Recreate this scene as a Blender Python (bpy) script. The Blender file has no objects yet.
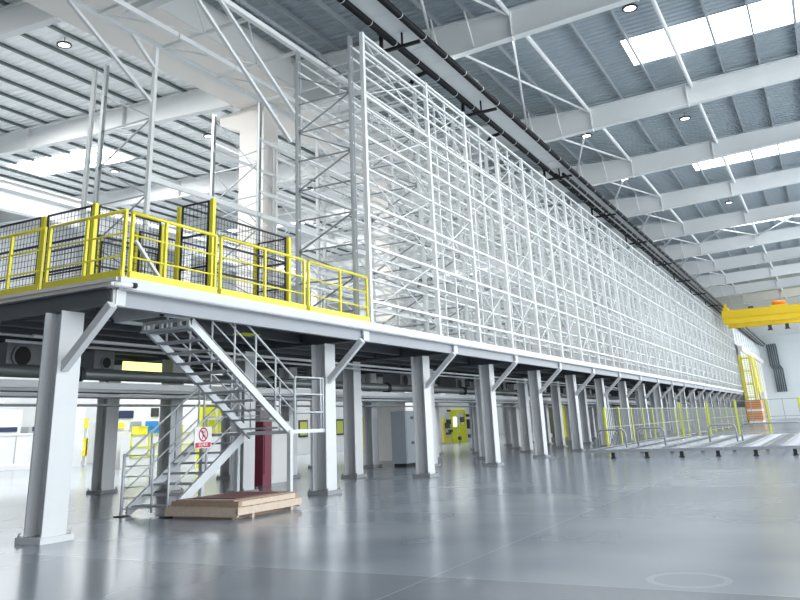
import bpy, math, random
from mathutils import Vector, Matrix
random.seed(4)
C = bpy.context.scene.collection
SC = bpy.context.scene

# ------------------------------------------------------------------ helpers
class MB:
    """collects boxes, bars and tubes; build() links them as one mesh object"""
    def __init__(s): s.v = []; s.f = []; s.sm = []
    def box(s, x0, x1, y0, y1, z0, z1):
        n = len(s.v)
        s.v += [(x0,y0,z0),(x1,y0,z0),(x1,y1,z0),(x0,y1,z0),(x0,y0,z1),(x1,y0,z1),(x1,y1,z1),(x0,y1,z1)]
        s.f += [tuple(n+i for i in q) for q in ((0,3,2,1),(4,5,6,7),(0,1,5,4),(1,2,6,5),(2,3,7,6),(3,0,4,7))]
        s.sm += [0]*6
        return s
    def cbox(s, cx, cy, z0, w, d, h): return s.box(cx-w/2, cx+w/2, cy-d/2, cy+d/2, z0, z0+h)
    def bar(s, p, q, w, h=None, up=(0,0,1)):
        """rectangular bar from p to q; w across, h along 'up'"""
        h = h or w
        p, q = Vector(p), Vector(q); d = (q-p)
        if d.length < 1e-6: return s
        d.normalize(); u = Vector(up)
        if abs(d.dot(u)) > .98: u = Vector((1,0,0))
        a = d.cross(u).normalized(); b = a.cross(d).normalized()
        n = len(s.v)
        for c in (p, q):
            for i, j in ((-1,-1),(1,-1),(1,1),(-1,1)):
                s.v.append(tuple(c + a*(i*w/2) + b*(j*h/2)))
        s.f += [tuple(n+i for i in k) for k in ((0,1,2,3),(7,6,5,4),(4,5,1,0),(5,6,2,1),(6,7,3,2),(7,4,0,3))]
        s.sm += [0]*6
        return s
    def tube(s, p, q, r, n=10, r2=None, cap=True):
        p, q = Vector(p), Vector(q); d = (q-p).normalized()
        u = Vector((0,0,1)) if abs(d.z) < .95 else Vector((1,0,0))
        a = d.cross(u).normalized(); b = a.cross(d).normalized()
        r2 = r if r2 is None else r2
        k = len(s.v)
        for c, rr in ((p, r), (q, r2)):
            for i in range(n):
                t = 2*math.pi*i/n
                s.v.append(tuple(c + a*(rr*math.cos(t)) + b*(rr*math.sin(t))))
        for i in range(n):
            j = (i+1) % n
            s.f.append((k+i, k+n+i, k+n+j, k+j)); s.sm.append(1)
        if cap:
            s.f.append(tuple(k+i for i in range(n))); s.f.append(tuple(k+n+i for i in reversed(range(n)))); s.sm += [0,0]
        return s
    def path(s, pts, r, n=8):
        """round tube through points, mitred joints"""
        P = [Vector(p) for p in pts]; k = len(s.v); prev = None
        for i, c in enumerate(P):
            d0 = (P[i]-P[i-1]).normalized() if i else None
            d1 = (P[i+1]-P[i]).normalized() if i < len(P)-1 else None
            d = (d0+d1).normalized() if d0 and d1 else (d0 or d1)
            if prev is None:
                u = Vector((0,0,1)) if abs(d.z) < .9 else Vector((1,0,0))
                a = d.cross(u).normalized()
            else:
                a = (prev - d*prev.dot(d)).normalized()
            prev = a; b = d.cross(a)
            sc = 1.0
            if d0 and d1: sc = 1/max(.5, d.dot(d0))
            for j in range(n):
                t = 2*math.pi*j/n
                s.v.append(tuple(c + (a*math.cos(t)+b*math.sin(t))*r*(sc if False else 1)))
        for i in range(len(P)-1):
            for j in range(n):
                m = (j+1) % n
                s.f.append((k+i*n+j, k+i*n+m, k+(i+1)*n+m, k+(i+1)*n+j)); s.sm.append(1)
        s.f.append(tuple(k+j for j in reversed(range(n)))); s.f.append(tuple(k+(len(P)-1)*n+j for j in range(n))); s.sm += [0,0]
        return s
    def hsec(s, x, y, z0, z1, w, d, tf=.025, tw=.02):
        """H column, flanges facing -y and +y, front flange face at y"""
        s.box(x, x+w, y, y+tf, z0, z1); s.box(x, x+w, y+d-tf, y+d, z0, z1)
        s.box(x+w/2-tw/2, x+w/2+tw/2, y+tf, y+d-tf, z0, z1)
        return s
    def ibeam_x(s, x0, x1, y, z0, z1, w, tf=.025, tw=.015):
        s.box(x0,x1,y-w/2,y+w/2,z0,z0+tf); s.box(x0,x1,y-w/2,y+w/2,z1-tf,z1); s.box(x0,x1,y-tw/2,y+tw/2,z0+tf,z1-tf); return s
    def ibeam_y(s, x, y0, y1, z0, z1, w, tf=.025, tw=.015):
        s.box(x-w/2,x+w/2,y0,y1,z0,z0+tf); s.box(x-w/2,x+w/2,y0,y1,z1-tf,z1); s.box(x-tw/2,x+tw/2,y0,y1,z0+tf,z1-tf); return s
    def quad(s, a, b, c, d):
        n = len(s.v); s.v += [tuple(a),tuple(b),tuple(c),tuple(d)]; s.f.append((n,n+1,n+2,n+3)); s.sm.append(0); return s
    def prism(s, poly, axis, a0, a1):
        """extrude a 2-D polygon along axis 'x','y' or 'z'"""
        n = len(s.v); m = len(poly)
        def mk(u, v, a): return {'x':(a,u,v),'y':(u,a,v),'z':(u,v,a)}[axis]
        for a in (a0, a1):
            for u, v in poly: s.v.append(mk(u, v, a))
        for i in range(m):
            j = (i+1) % m; s.f.append((n+i, n+j, n+m+j, n+m+i)); s.sm.append(0)
        s.f.append(tuple(n+i for i in reversed(range(m)))); s.f.append(tuple(n+m+i for i in range(m))); s.sm += [0,0]
        return s
    def mesh(s, name, m):
        me = bpy.data.meshes.new(name); me.from_pydata(s.v, [], s.f)
        me.polygons.foreach_set('use_smooth', [bool(x) for x in s.sm]); me.update()
        import bmesh
        bm = bmesh.new(); bm.from_mesh(me); bmesh.ops.recalc_face_normals(bm, faces=bm.faces); bm.to_mesh(me); bm.free()
        me.materials.append(m); return me
    def build(s, name, m, parent=None, label=None, bevel=0):
        o = bpy.data.objects.new(name, s.mesh(name, m)); C.objects.link(o)
        if parent is not None: put(o, parent)
        if label: o['label'] = label
        if bevel:
            b = o.modifiers.new('bevel', 'BEVEL'); b.width = bevel; b.segments = 2; b.limit_method = 'ANGLE'
        return o
WM = {}
def wm(o):
    """world location of an object made here (only translations and z-rotations of roots are used)"""
    return WM.get(o.name, Matrix())
def put(o, parent):
    o.parent = parent
    o.matrix_parent_inverse = wm(parent).inverted()
def empty(name, loc, label=None, cat=None, group=None):
    o = bpy.data.objects.new(name, None); C.objects.link(o); o.location = loc; o.empty_display_size = .2
    WM[o.name] = Matrix.Translation(Vector(loc))
    tag(o, label, cat, group); return o
def tag(o, label=None, cat=None, group=None, kind=None):
    if label: o['label'] = label
    if cat: o['category'] = cat
    if group: o['group'] = group
    if kind: o['kind'] = kind
    return o
def struct(name, mb, m, bevel=0):
    o = mb.build(name, m, bevel=bevel); o['kind'] = 'structure'; return o
def inst(mesh, name, loc, parent=None, rot=None):
    """one more object on an existing mesh; loc is world"""
    o = bpy.data.objects.new(name, mesh); C.objects.link(o); o.location = loc
    if rot: o.rotation_euler = rot
    if parent is not None: put(o, parent)
    return o

# ------------------------------------------------------------------ materials
def mat(name, col, rough=.5, metal=0, spec=.5, noise=0, scale=6, bump=0, emit=None, es=0):
    m = bpy.data.materials.new(name); m.use_nodes = True; nt = m.node_tree
    b = nt.nodes['Principled BSDF']
    b.inputs['Base Color'].default_value = (*col, 1); b.inputs['Roughness'].default_value = rough
    b.inputs['Metallic'].default_value = metal; b.inputs['Specular IOR Level'].default_value = spec
    if emit:
        b.inputs['Emission Color'].default_value = (*emit, 1); b.inputs['Emission Strength'].default_value = es
    if noise or bump:
        tc = nt.nodes.new('ShaderNodeTexCoord'); nz = nt.nodes.new('ShaderNodeTexNoise')
        nz.inputs['Scale'].default_value = scale; nz.inputs['Detail'].default_value = 4
        nt.links.new(tc.outputs['Object'], nz.inputs['Vector'])
        if noise:
            mx = nt.nodes.new('ShaderNodeMix'); mx.data_type = 'RGBA'; mx.blend_type = 'MULTIPLY'
            rp = nt.nodes.new('ShaderNodeMapRange'); rp.inputs['To Min'].default_value = 1-noise; rp.inputs['To Max'].default_value = 1+noise*.3
            nt.links.new(nz.outputs['Fac'], rp.inputs['Value'])
            mx.inputs['Factor'].default_value = 1; mx.inputs[6].default_value = (*col, 1)
            nt.links.new(rp.outputs['Result'], mx.inputs[7]); nt.links.new(mx.outputs[2], b.inputs['Base Color'])
        if bump:
            bp = nt.nodes.new('ShaderNodeBump'); bp.inputs['Strength'].default_value = bump; bp.inputs['Distance'].default_value = .01
            nt.links.new(nz.outputs['Fac'], bp.inputs['Height']); nt.links.new(bp.outputs['Normal'], b.inputs['Normal'])
    return m
M = {}
M['white'] = mat('white_paint', (.80,.82,.82), .45, noise=.05)
M['rack'] = mat('white_rack_paint', (.78,.80,.80), .5)
M['galv'] = mat('galvanised_steel', (.62,.65,.66), .42, .25, noise=.08, scale=20)
M['zinc'] = mat('zinc_brace', (.36,.38,.40), .4, .5)
M['column'] = mat('column_paint', (.69,.70,.71), .5, noise=.05, scale=2)
M['platform'] = mat('platform_grey', (.36,.38,.41), .5, noise=.05, scale=2)
M['deckedge'] = mat('deck_edge_white', (.66,.67,.69), .5)
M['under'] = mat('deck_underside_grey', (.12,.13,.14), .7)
M['dark'] = mat('dark_steel', (.06,.065,.07), .5)
M['baseplate'] = mat('grout_plate', (.30,.31,.32), .7)
M['beige'] = mat('beige_column_paint', (.80,.77,.73), .6, noise=.03, scale=1)
M['edgebeige'] = mat('end_beam_paint', (.84,.80,.74), .55)
M['roofbeam'] = mat('rafter_paint', (.72,.74,.74), .5, noise=.04, scale=1)
M['purlin'] = mat('purlin_steel', (.34,.37,.39), .5, .2)
M['purlin_dark'] = mat('purlin_green_grey', (.16,.20,.20), .5, .2)
M['strut'] = mat('strut_white', (.82,.83,.83), .5)
M['blackpipe'] = mat('black_pipe', (.010,.011,.014), .55, spec=.3)
M['yellow'] = mat('yellow_paint', (.90,.80,.05), .45, noise=.06, scale=8)
M['craneyellow'] = mat('crane_yellow', (.92,.66,.02), .45)
M['lime'] = mat('lime_yellow_panel', (.78,.82,.02), .5)
M['mesh'] = mat('black_mesh', (.015,.015,.018), .55)
M['stair'] = mat('stair_grey', (.66,.69,.71), .45, .1, noise=.05, scale=10)
M['tread'] = mat('tread_steel', (.42,.44,.47), .55, .1)
M['wood'] = mat('pale_pine', (.70,.57,.45), .7, noise=.25, scale=14)
M['wood2'] = mat('weathered_pine', (.44,.31,.23), .7, noise=.3, scale=14)
M['redwood'] = mat('dark_red_board', (.17,.05,.045), .55, noise=.3, scale=8)
M['pipe'] = mat('grey_green_pipe', (.24,.26,.26), .35, .3)
M['cabinet'] = mat('cabinet_grey', (.36,.40,.44), .45)
M['fan'] = mat('fan_box_grey', (.27,.28,.30), .5)
M['maroon'] = mat('maroon_enamel', (.20,.012,.045), .4)
M['partition'] = mat('white_partition', (.86,.87,.86), .5)
M['glassdark'] = mat('window_glass', (.10,.14,.15), .1)
M['limeglass'] = mat('lime_window', (.55,.62,.10), .2)
M['blue'] = mat('blue_plastic', (.03,.25,.65), .5)
M['navy'] = mat('navy_panel', (.03,.045,.11), .5)
M['orange'] = mat('orange_paint', (.80,.26,.03), .5)
M['red'] = mat('sign_red', (.62,.02,.05), .4)
M['signwhite'] = mat('sign_white', (.86,.86,.86), .4)
M['ink'] = mat('sign_black', (.02,.02,.02), .5)
M['rubber'] = mat('black_rubber', (.02,.02,.02), .7)
M['roller'] = mat('roller_steel', (.55,.57,.6), .3, .7)
M['convframe'] = mat('conveyor_frame', (.38,.40,.43), .4, .3)
M['wiregrey'] = mat('fence_wire_grey', (.36,.38,.38), .5)
M['olive'] = mat('dark_olive_machine', (.09,.095,.06), .6)  # olive standing for the darkness under the deck
M['sheetgrey'] = mat('panel_grey', (.45,.47,.49), .5)
M['ductdark'] = mat('duct_dark', (.10,.125,.14), .5)
M['lampcase'] = mat('lamp_black', (.02,.02,.02), .5)
M['lampglow'] = mat('lamp_glow', (1,1,1), .5, emit=(1,.99,.97), es=3)
M['skylight'] = mat('translucent_skylight', (.9,.95,1), .5, emit=(.93,.97,1), es=4.5)
M['daylight'] = mat('daylight_pane', (.9,.95,1), .5, emit=(.93,.97,1), es=2.2)  # end-wall window, also the fill strip added on the left wall
M['litpanel'] = mat('lit_inspection_screen', (.9,.9,.9), .5, emit=(.95,1,.95), es=1.2)

def sheet_mat(name, col, axis, pitch, bump=.8):
    """ribbed roof sheet: ribs as bump and a faint seam colour"""
    m = mat(name, col, .55, .15); nt = m.node_tree; b = nt.nodes['Principled BSDF']
    tc = nt.nodes.new('ShaderNodeTexCoord'); sx = nt.nodes.new('ShaderNodeSeparateXYZ'); nt.links.new(tc.outputs['Object'], sx.inputs[0])
    mu = nt.nodes.new('ShaderNodeMath'); mu.operation = 'MULTIPLY'; mu.inputs[1].default_value = 2*math.pi/pitch
    nt.links.new(sx.outputs[axis], mu.inputs[0])
    si = nt.nodes.new('ShaderNodeMath'); si.operation = 'SINE'; nt.links.new(mu.outputs[0], si.inputs[0])
    bp = nt.nodes.new('ShaderNodeBump'); bp.inputs['Strength'].default_value = bump; bp.inputs['Distance'].default_value = .04
    nt.links.new(si.outputs[0], bp.inputs['Height']); nt.links.new(bp.outputs['Normal'], b.inputs['Normal'])
    return m

def floor_mat():
    m = bpy.data.materials.new('grey_epoxy_floor'); m.use_nodes = True; nt = m.node_tree; N = nt.nodes; L = nt.links
    b = N['Principled BSDF']
    tc = N.new('ShaderNodeTexCoord'); sx = N.new('ShaderNodeSeparateXYZ'); L.new(tc.outputs['Object'], sx.inputs[0])
    def math_(op, a, c=None, c2=None):
        n = N.new('ShaderNodeMath'); n.operation = op
        for i, v in enumerate((a, c, c2)):
            if v is None: continue
            if isinstance(v, (int, float)): n.inputs[i].default_value = v
            else: L.new(v, n.inputs[i])
        return n.outputs[0]
    def joint(o, off, pitch, half):
        t = math_('SUBTRACT', o, off); t = math_('DIVIDE', t, pitch)
        f = math_('FRACT', math_('ADD', t, 100.5)); f = math_('ABSOLUTE', math_('SUBTRACT', f, .5))
        return math_('LESS_THAN', f, half/pitch), math_('FLOOR', math_('ADD', t, 100))
    jx, cx = joint(sx.outputs[0], 7.73, 5.3, .009)
    jy, cy = joint(sx.outputs[1], 3.82, 5.3, .009)
    lines = math_('MAXIMUM', jx, jy)
    # faint ring worn into the floor
    cxn = N.new('ShaderNodeVectorMath'); cxn.operation = 'DISTANCE'; cxn.inputs[1].default_value = RING
    L.new(tc.outputs['Object'], cxn.inputs[0])
    ring = math_('LESS_THAN', math_('ABSOLUTE', math_('SUBTRACT', cxn.outputs['Value'], .34)), .035)
    nz = N.new('ShaderNodeTexNoise'); nz.inputs['Scale'].default_value = .45; nz.inputs['Detail'].default_value = 1.5; nz.inputs['Roughness'].default_value = .5
    L.new(tc.outputs['Object'], nz.inputs['Vector'])
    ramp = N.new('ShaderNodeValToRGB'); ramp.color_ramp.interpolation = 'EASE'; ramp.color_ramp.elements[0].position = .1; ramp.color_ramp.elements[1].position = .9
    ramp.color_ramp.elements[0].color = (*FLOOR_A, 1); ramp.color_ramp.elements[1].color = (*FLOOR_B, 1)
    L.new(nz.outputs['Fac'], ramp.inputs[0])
    wn = N.new('ShaderNodeTexWhiteNoise'); wn.noise_dimensions = '2D'
    cb = N.new('ShaderNodeCombineXYZ'); L.new(cx, cb.inputs[0]); L.new(cy, cb.inputs[1]); L.new(cb.outputs[0], wn.inputs['Vector'])
    tone = N.new('ShaderNodeMapRange'); tone.inputs['To Min'].default_value = .88; tone.inputs['To Max'].default_value = 1.08
    L.new(wn.outputs['Value'], tone.inputs['Value'])
    m1 = N.new('ShaderNodeMix'); m1.data_type = 'RGBA'; m1.blend_type = 'MULTIPLY'; m1.inputs['Factor'].default_value = 1
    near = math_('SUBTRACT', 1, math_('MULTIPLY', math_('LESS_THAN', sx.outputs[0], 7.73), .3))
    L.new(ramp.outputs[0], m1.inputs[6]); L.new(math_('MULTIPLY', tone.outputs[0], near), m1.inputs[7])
    m2 = N.new('ShaderNodeMix'); m2.data_type = 'RGBA'; m2.inputs[7].default_value = (.50,.53,.56,1)
    L.new(math_('MULTIPLY', lines, .45), m2.inputs['Factor']); L.new(m1.outputs[2], m2.inputs[6])
    m3 = N.new('ShaderNodeMix'); m3.data_type = 'RGBA'; m3.inputs[7].default_value = (.50,.52,.54,1)
    L.new(math_('MULTIPLY', ring, .35), m3.inputs['Factor']); L.new(m2.outputs[2], m3.inputs[6])
    L.new(m3.outputs[2], b.inputs['Base Color'])
    n2 = N.new('ShaderNodeTexNoise'); n2.inputs['Scale'].default_value = .9; n2.inputs['Detail'].default_value = 1
    mp = N.new('ShaderNodeMapping'); mp.inputs['Scale'].default_value = (1,1,1); L.new(tc.outputs['Object'], mp.inputs[0]); L.new(mp.outputs[0], n2.inputs['Vector'])
    rr = N.new('ShaderNodeMapRange'); rr.inputs['To Min'].default_value = .18; rr.inputs['To Max'].default_value = .27
    L.new(n2.outputs['Fac'], rr.inputs['Value']); b.inputs['Roughness'].default_value = .22
    
    b.inputs['Specular IOR Level'].default_value = .6
    b.inputs['Coat Weight'].default_value = .15; b.inputs['Coat Roughness'].default_value = .15
    return m
RING = (8.22, 1.46, 0)
FLOOR_A = (.20,.235,.285); FLOOR_B = (.36,.39,.43)
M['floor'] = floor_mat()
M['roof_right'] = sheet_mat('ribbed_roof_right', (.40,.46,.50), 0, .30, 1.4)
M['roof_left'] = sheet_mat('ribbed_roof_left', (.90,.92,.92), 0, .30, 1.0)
M['walldark'] = mat('dark_wall_sheet', (.20,.205,.21), .7)  # dark tone that cuts bounce light from the added wall
M['wall'] = mat('wall_sheet', (.74,.78,.80), .6)
M['wallwarm'] = mat('wall_panel_warm', (.82,.80,.76), .6)

# ------------------------------------------------------------------ setting: floor, roof, frames, walls
struct('floor', MB().box(-12, 156, -16, 48, -.3, 0), M['floor'])
RX = [-2.7, 5.4, 13.5, 21.5, 31.2, 39.1, 47.1, 55.2, 63.3, 71.6, 79.9, 88.2, 96.3, 104.4, 112.5, 120.6, 128.7, 136.8, 144.9]
def ztop(y): return 13.95 + .03*(6.84-y) if y < 6.84 else 13.95 + .05*(y-6.84) if y < 15.3 else 14.35 + .06*(y-18.2)
def zbot(y): return 12.98 + .05*(6.84-y) if y < 15.3 else 13.35 + .06*(y-18.2)
YR0, YR1 = -13.0, 15.3
YL0, YL1 = 18.2, 46.0
for k, x in enumerate(RX):
    m = MB()
    # right bay rafter (tapered I) and left bay rafter
    for y0, y1 in ((YR0, 6.84), (6.84, YR1), (YL0, YL1)):
        t = .03
        for (a, b, w) in (('bot', 0, .30), ('web', 0, .02), ('top', 0, .30)):
            if a == 'bot': za = (zbot(y0), zbot(y0)+t); zb = (zbot(y1-1e-6 if y1 == YR1 else y1), zbot(y1-1e-6 if y1 == YR1 else y1)+t)
            elif a == 'top':
                e = y1-1e-6 if y1 == YR1 else y1
                za = (ztop(y0)-t, ztop(y0)); zb = (ztop(e)-t, ztop(e))
            else:
                e = y1-1e-6 if y1 == YR1 else y1
                za = (zbot(y0)+t, ztop(y0)-t); zb = (zbot(e)+t, ztop(e)-t)
            m.prism([(y0, za[0]), (y1, zb[0]), (y1, zb[1]), (y0, za[1])], 'x', x-w/2, x+w/2)
        # splice plates and web stiffeners
        for ys in ((6.8, 2.9) if y0 == YR0 else () if y0 < 10 else (24.0, 30.0)):
            m.box(x-.15, x+.15, ys-.015, ys+.015, zbot(ys)-.05, ztop(ys)-.02)
    struct('roof_beam', m, M['roofbeam'])
# roof sheets
def slab(y0, y1, x0, x1, off, th=.04):
    e = y1-1e-6 if y1 == YR1 else y1
    return MB().prism([(y0, ztop(y0)+off), (y1, ztop(e)+off), (y1, ztop(e)+off+th), (y0, ztop(y0)+off+th)], 'x', x0, x1)
SKY_R = [(10.2, 12.4), (26.2, 28.6), (42.1, 44.5), (58.4, 60.8), (74.4, 76.8), (90.4, 92.8), (106.4, 108.8), (122.4, 124.8)]
SKY_L = [(8.6, 10.8), (25.0, 27.2), (41.5, 43.7), (58.0, 60.2), (75, 77.2), (91, 93.2)]
sk_y = (4.35, -9.5); skl_y = (29.5, 36.6)
OFF = .22
OFFL = .11
def roof(name, y0, y1, skies, sy0, sy1, m, OFF=OFF):
    mb = MB(); xs = -12.0
    def piece(xa, xb, ya, yb):
        p = slab(ya, yb, xa, xb, OFF)
        n = len(mb.v); mb.v += p.v; mb.f += [tuple(n+i for i in f) for f in p.f]; mb.sm += p.sm
    for a, b in skies + [(155.5, 155.5)]:
        if a > xs and y0 < 0: piece(xs, a, y0, 6.84); piece(xs, a, 6.84, y1)
        elif a > xs: piece(xs, a, y0, y1)
        if b > a:
            piece(a, b, y0, sy0); piece(a, b, sy1, min(y1, 6.84) if y0 < 0 else y1)
            if y0 < 0: piece(a, b, 6.84, y1)
        xs = b
    return struct(name, mb, m)
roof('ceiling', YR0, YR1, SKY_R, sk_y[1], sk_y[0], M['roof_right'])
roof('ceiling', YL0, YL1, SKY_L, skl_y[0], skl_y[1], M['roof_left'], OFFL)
wn_ = 0
for a, b in SKY_R:
    wn_ += 1; struct('window_%d' % wn_, slab(sk_y[1], sk_y[0], a, b, OFF+.03, .03), M['skylight'])
for a, b in SKY_L:
    wn_ += 1; struct('window_%d' % wn_, slab(skl_y[0], skl_y[1], a, b, OFFL-.06, .03), M['skylight'])
# roof above the valley box
struct('trim_1', MB().box(-12, 155.5, 15.3, 18.2, 13.4, 13.46), M['beige'])
struct('trim_2', MB().box(-12, 155.5, 15.3, 15.34, 13.46, 14.62).box(-12, 155.5, 18.16, 18.2, 13.46, 14.62), M['partition'])
# purlins: thin z-purlins and a few stout round struts
PYR = [14.6, 13.3, 12.0, 10.7, 9.3, 8.1, 5.42, 4.04, 1.38, .1, -1.26, -2.6, -4.0, -5.4, -6.8, -8.2]
for y in PYR:
    z = ztop(y)
    struct('roof_purlin', MB().box(-12, 155, y-.035, y+.035, z, z+.025).box(-12, 155, y-.012, y+.012, z+.02, z+OFF-.005).box(-12,155,y-.035,y+.035,z+OFF-.02,z+OFF), M['purlin'])
for y in (6.84, 2.68, -9.6):
    z = ztop(y)-.12
    struct('roof_strut', MB().tube((-12,y,z), (155,y,z), .075, 10), M['strut'])
for i in range(20):
    y = 19.2 + i*1.38
    z = ztop(y)
    struct('roof_purlin', MB().box(-12, 155, y-.05, y+.05, z, z+.03).box(-12, 155, y-.012, y+.012, z+.02, z+OFFL-.005).box(-12,155,y-.05,y+.05,z+OFFL-.02,z+OFFL), M['purlin_dark'])
# cross bracing rods near the valley and in one inner bay, flange stays
def rod(p, q, r=.045): struct('roof_brace', MB().tube(p, q, r, 8), M['strut'])
for i in range(2, 16):
    a, b = RX[i], RX[i+1]
    rod((a+.15, 9.6, 13.75), (b-.15, 6.9, 13.8)); rod((a+.15, 6.9, 13.8), (b-.15, 9.6, 13.75))
for i in (7, 13):
    a, b = RX[i], RX[i+1]
    for y0, y1 in ((6.8, 2.7), (2.7, -1.4)):
        rod((a+.15, y0, 13.85), (b-.15, y1, 13.9)); rod((a+.15, y1, 13.9), (b-.15, y0, 13.85))
for x in RX[3:13]:
    m = MB()
    for y in (9.3, 8.1):
        for s in (-1, 1): m.tube((x+s*.1, y, zbot(y)+.05), (x+s*.75, y, ztop(y)+.02), .03, 6)
    struct('roof_stay', m, M['strut'])
# left bay: side runway beam and far valley beam
struct('roof_beam', MB().ibeam_x(-12, 155, 36.9, 13.2, 14.2, .45), M['roofbeam'])
struct('roof_beam', MB().ibeam_x(-12, 155, 27.0, 10.85, 11.2, .3).box(-12,155,26.9,27.1,11.2,11.25), M['roofbeam'])
# white runway beam under the right bay rafters (the crane runs on it)
mrun = MB().box(2, 155, 8.81, 9.57, 12.50, 12.525).box(2, 155, 9.18, 9.20, 12.525, 12.86).box(2, 155, 9.08, 9.30, 12.86, 12.88)
for i in range(125): mrun.box(4+i*1.2, 4.02+i*1.2, 8.81, 9.57, 12.49, 12.5)
struct('roof_beam', mrun, M['white'])
# building columns along the valley: box section with corbel
for x in RX[3:5] + RX[8::2]:
    m = MB().box(x+.5, x+1.4, 17.05, 18.2, 0, 13.4)
    m.prism([(18.2, 12.5), (19.3, 13.0), (19.3, 13.4), (18.2, 13.4)], 'x', x+.6, x+1.3)
    struct('building_column', m, M['beige'])
for x in RX[1:16]:
    struct('building_column', MB().box(x-.3, x+.3, 36.6, 37.3, 0, 13.2), M['white'])
# walls
wn_ += 1; struct('window_%d' % wn_, MB().box(-8, 150, 45.9, 46, 7.0, 10.2), M['daylight'])  # added glow strip, not a known window; lights the left bay and racks
wl = MB().box(-12, 155.5, 46, 46.2, 0, 16.5)
struct('wall_left', wl, M['partition'])
we = MB().box(155, 155.2, -16, 46, 0, 17)
for i in range(11): we.box(154.9, 155, -16, 46, 1.5+i*1.4, 1.62+i*1.4)
struct('wall_end', we, M['wall'])
struct('wall_front', MB().box(-12.2, -12, -16, 46, 0, 16.5), M['walldark'])  # unseen wall added behind the camera, kept dark to shade the faces toward it
# steel inner wall beyond the end of the rack: warm panels with crane-height ledge
mw = MB().box(117, 154.9, 9.9, 10.1, 0, 9.2).box(117, 154.9, 9.5, 10.1, 9.2, 9.9)
for i in range(10): mw.box(117+i*4, 117.3+i*4, 9.78, 9.9, 0, 9.2)
struct('wall_inner', mw, M['wallwarm'])
mw = MB().box(112, 154.9, 9.95, 10.1, 9.9, 13.0)
for i in range(12): mw.box(112+i*3.6, 112.2+i*3.6, 9.85, 9.95, 9.9, 13.0)
struct('wall_upper', mw, M['white'])
struct('window_%d' % (wn_+1), MB().box(154.8, 154.9, -9, 3.3, .4, 4.0), M['daylight'])
wn_ += 1

# ------------------------------------------------------------------ ceiling lamps
lamp_meshes = None
LAMPS = [(22.97, 7.71), (23.28, 3.41), (34.58, 3.47), (34.05, 7.74), (42.12, 7.81), (51.46, 3.45), (56.5, 8.0), (67.2, 3.5), (74, 8.0), (83.0, 3.5), (15.9, 20.95), (17.4, 27.5), (25.6, 23.0), (27.8, 31.5), (35.4, 24.0), (43.4, 29.0), (10, 26), (50, 34), (62, 26)]
lcase = MB()
n = 20
for i in range(n):
    a0, a1 = 2*math.pi*i/n, 2*math.pi*(i+1)/n
    def rg(r, z, a): return (r*math.cos(a), r*math.sin(a), z)
    for (r0, z0), (r1, z1) in (((.25,0),(.25,.05)),((.25,.05),(.10,.12)),((.10,.12),(.0,.12)),((.25,0),(.19,0)),((.19,0),(.19,.02))):
        lcase.quad(rg(r0,z0,a0), rg(r0,z0,a1), rg(r1,z1,a1), rg(r1,z1,a0)); lcase.sm[-1] = 1
lcase_me = lcase.mesh('housing', M['lampcase'])
lens = MB().tube((0,0,.012), (0,0,.04), .19, 20); lens_me = lens.mesh('lens', M['lampglow'])
rod_me = MB().tube((0,0,.12), (0,0,.32), .012, 6).mesh('hanger_rod', M['lampcase'])
lamp_place = ['round high bay lamp hanging nearest above the black pipes, between first and second roof beams',
 'round high bay lamp beside the first skylight, high above the floor',
 'round high bay lamp mid-bay between second and third roof beams', 'round high bay lamp close to the black pipes between second and third roof beams',
 'round high bay lamp close to the black pipes between third and fourth roof beams', 'round high bay lamp mid-bay between fourth and fifth roof beams']
for i, (x, y) in enumerate(LAMPS):
    z = ztop(y) - .20
    lab = lamp_place[i] if i < 6 else ('small round high bay lamp far along the crane bay' if i < 10 else 'round high bay lamp in the left bay behind the racks')
    e = empty('ceiling_light', (x, y, z), lab, 'ceiling light', 'round high bay lamps under the roof')
    if i in (10,): e['label'] = 'round high bay lamp at upper left, above the yellow-railed platform'
    for nm, me in (('housing', lcase_me), ('lens', lens_me), ('hanger_rod', rod_me)): inst(me, nm, (x,y,z), e)
    ld = bpy.data.lights.new('high_bay_glow', 'AREA'); ld.shape = 'DISK'; ld.size = .4; ld.energy = 90 if y < 16 else 850; ld.color = (1,1,.99)
    lo = bpy.data.objects.new('high_bay_glow', ld); C.objects.link(lo); lo.location = (x, y, z-.02)

# ------------------------------------------------------------------ steel platform
plat = empty('steel_platform', (16.0, 10.5, 0), 'long grey steel mezzanine platform on rows of columns carrying the white racks', 'platform')
CX = [8.455] + [16.073+5.3*k for k in range(18)]
col_me = MB().hsec(0, 0, 0.085, 3.40, .44, .40).mesh('column', M['column'])
def plate():
    m = MB().box(-.08, .52, -.08, .48, 0, .085)
    for px, py in ((-.04,-.045),(.48,-.045),(-.04,.445),(.48,.445)): m.tube((px,py,.08),(px,py,.14),.02,8)
    return m
plate_me = plate().mesh('base_plate', M['baseplate'])
plate2_me = plate().mesh('base_plate', M['column'])
brace_me = MB().bar((.12,0,2.50), (.12,-.98,3.40), .13).box(.0,.24,-.012,.0,2.42,2.62).mesh('knee_brace', M['column'])
endpl_me = MB().box(-.02,.24,-.90,-.86,3.41,3.66).mesh('end_plate', M['deckedge'])
for i, x in enumerate(CX):
    for y in (10.526, 12.95, 15.4, 17.8):
        if y == 17.8 and x < 16: pass
        c = inst(col_me, 'column', (x, y, 0), plat)
        WM[c.name] = Matrix.Translation((x, y, 0))
        b = bpy.data.objects.new('base_plate', plate2_me if (y == 10.526 and i == 0) else plate_me); C.objects.link(b); b.parent = c
        if y == 10.526:
            br = inst(brace_me, 'knee_brace', (x, y, 0), plat)
            ep = inst(endpl_me, 'end_plate', (x + (.22 if i == 0 else .36), y, 0), plat)
XE = 108.6
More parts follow.
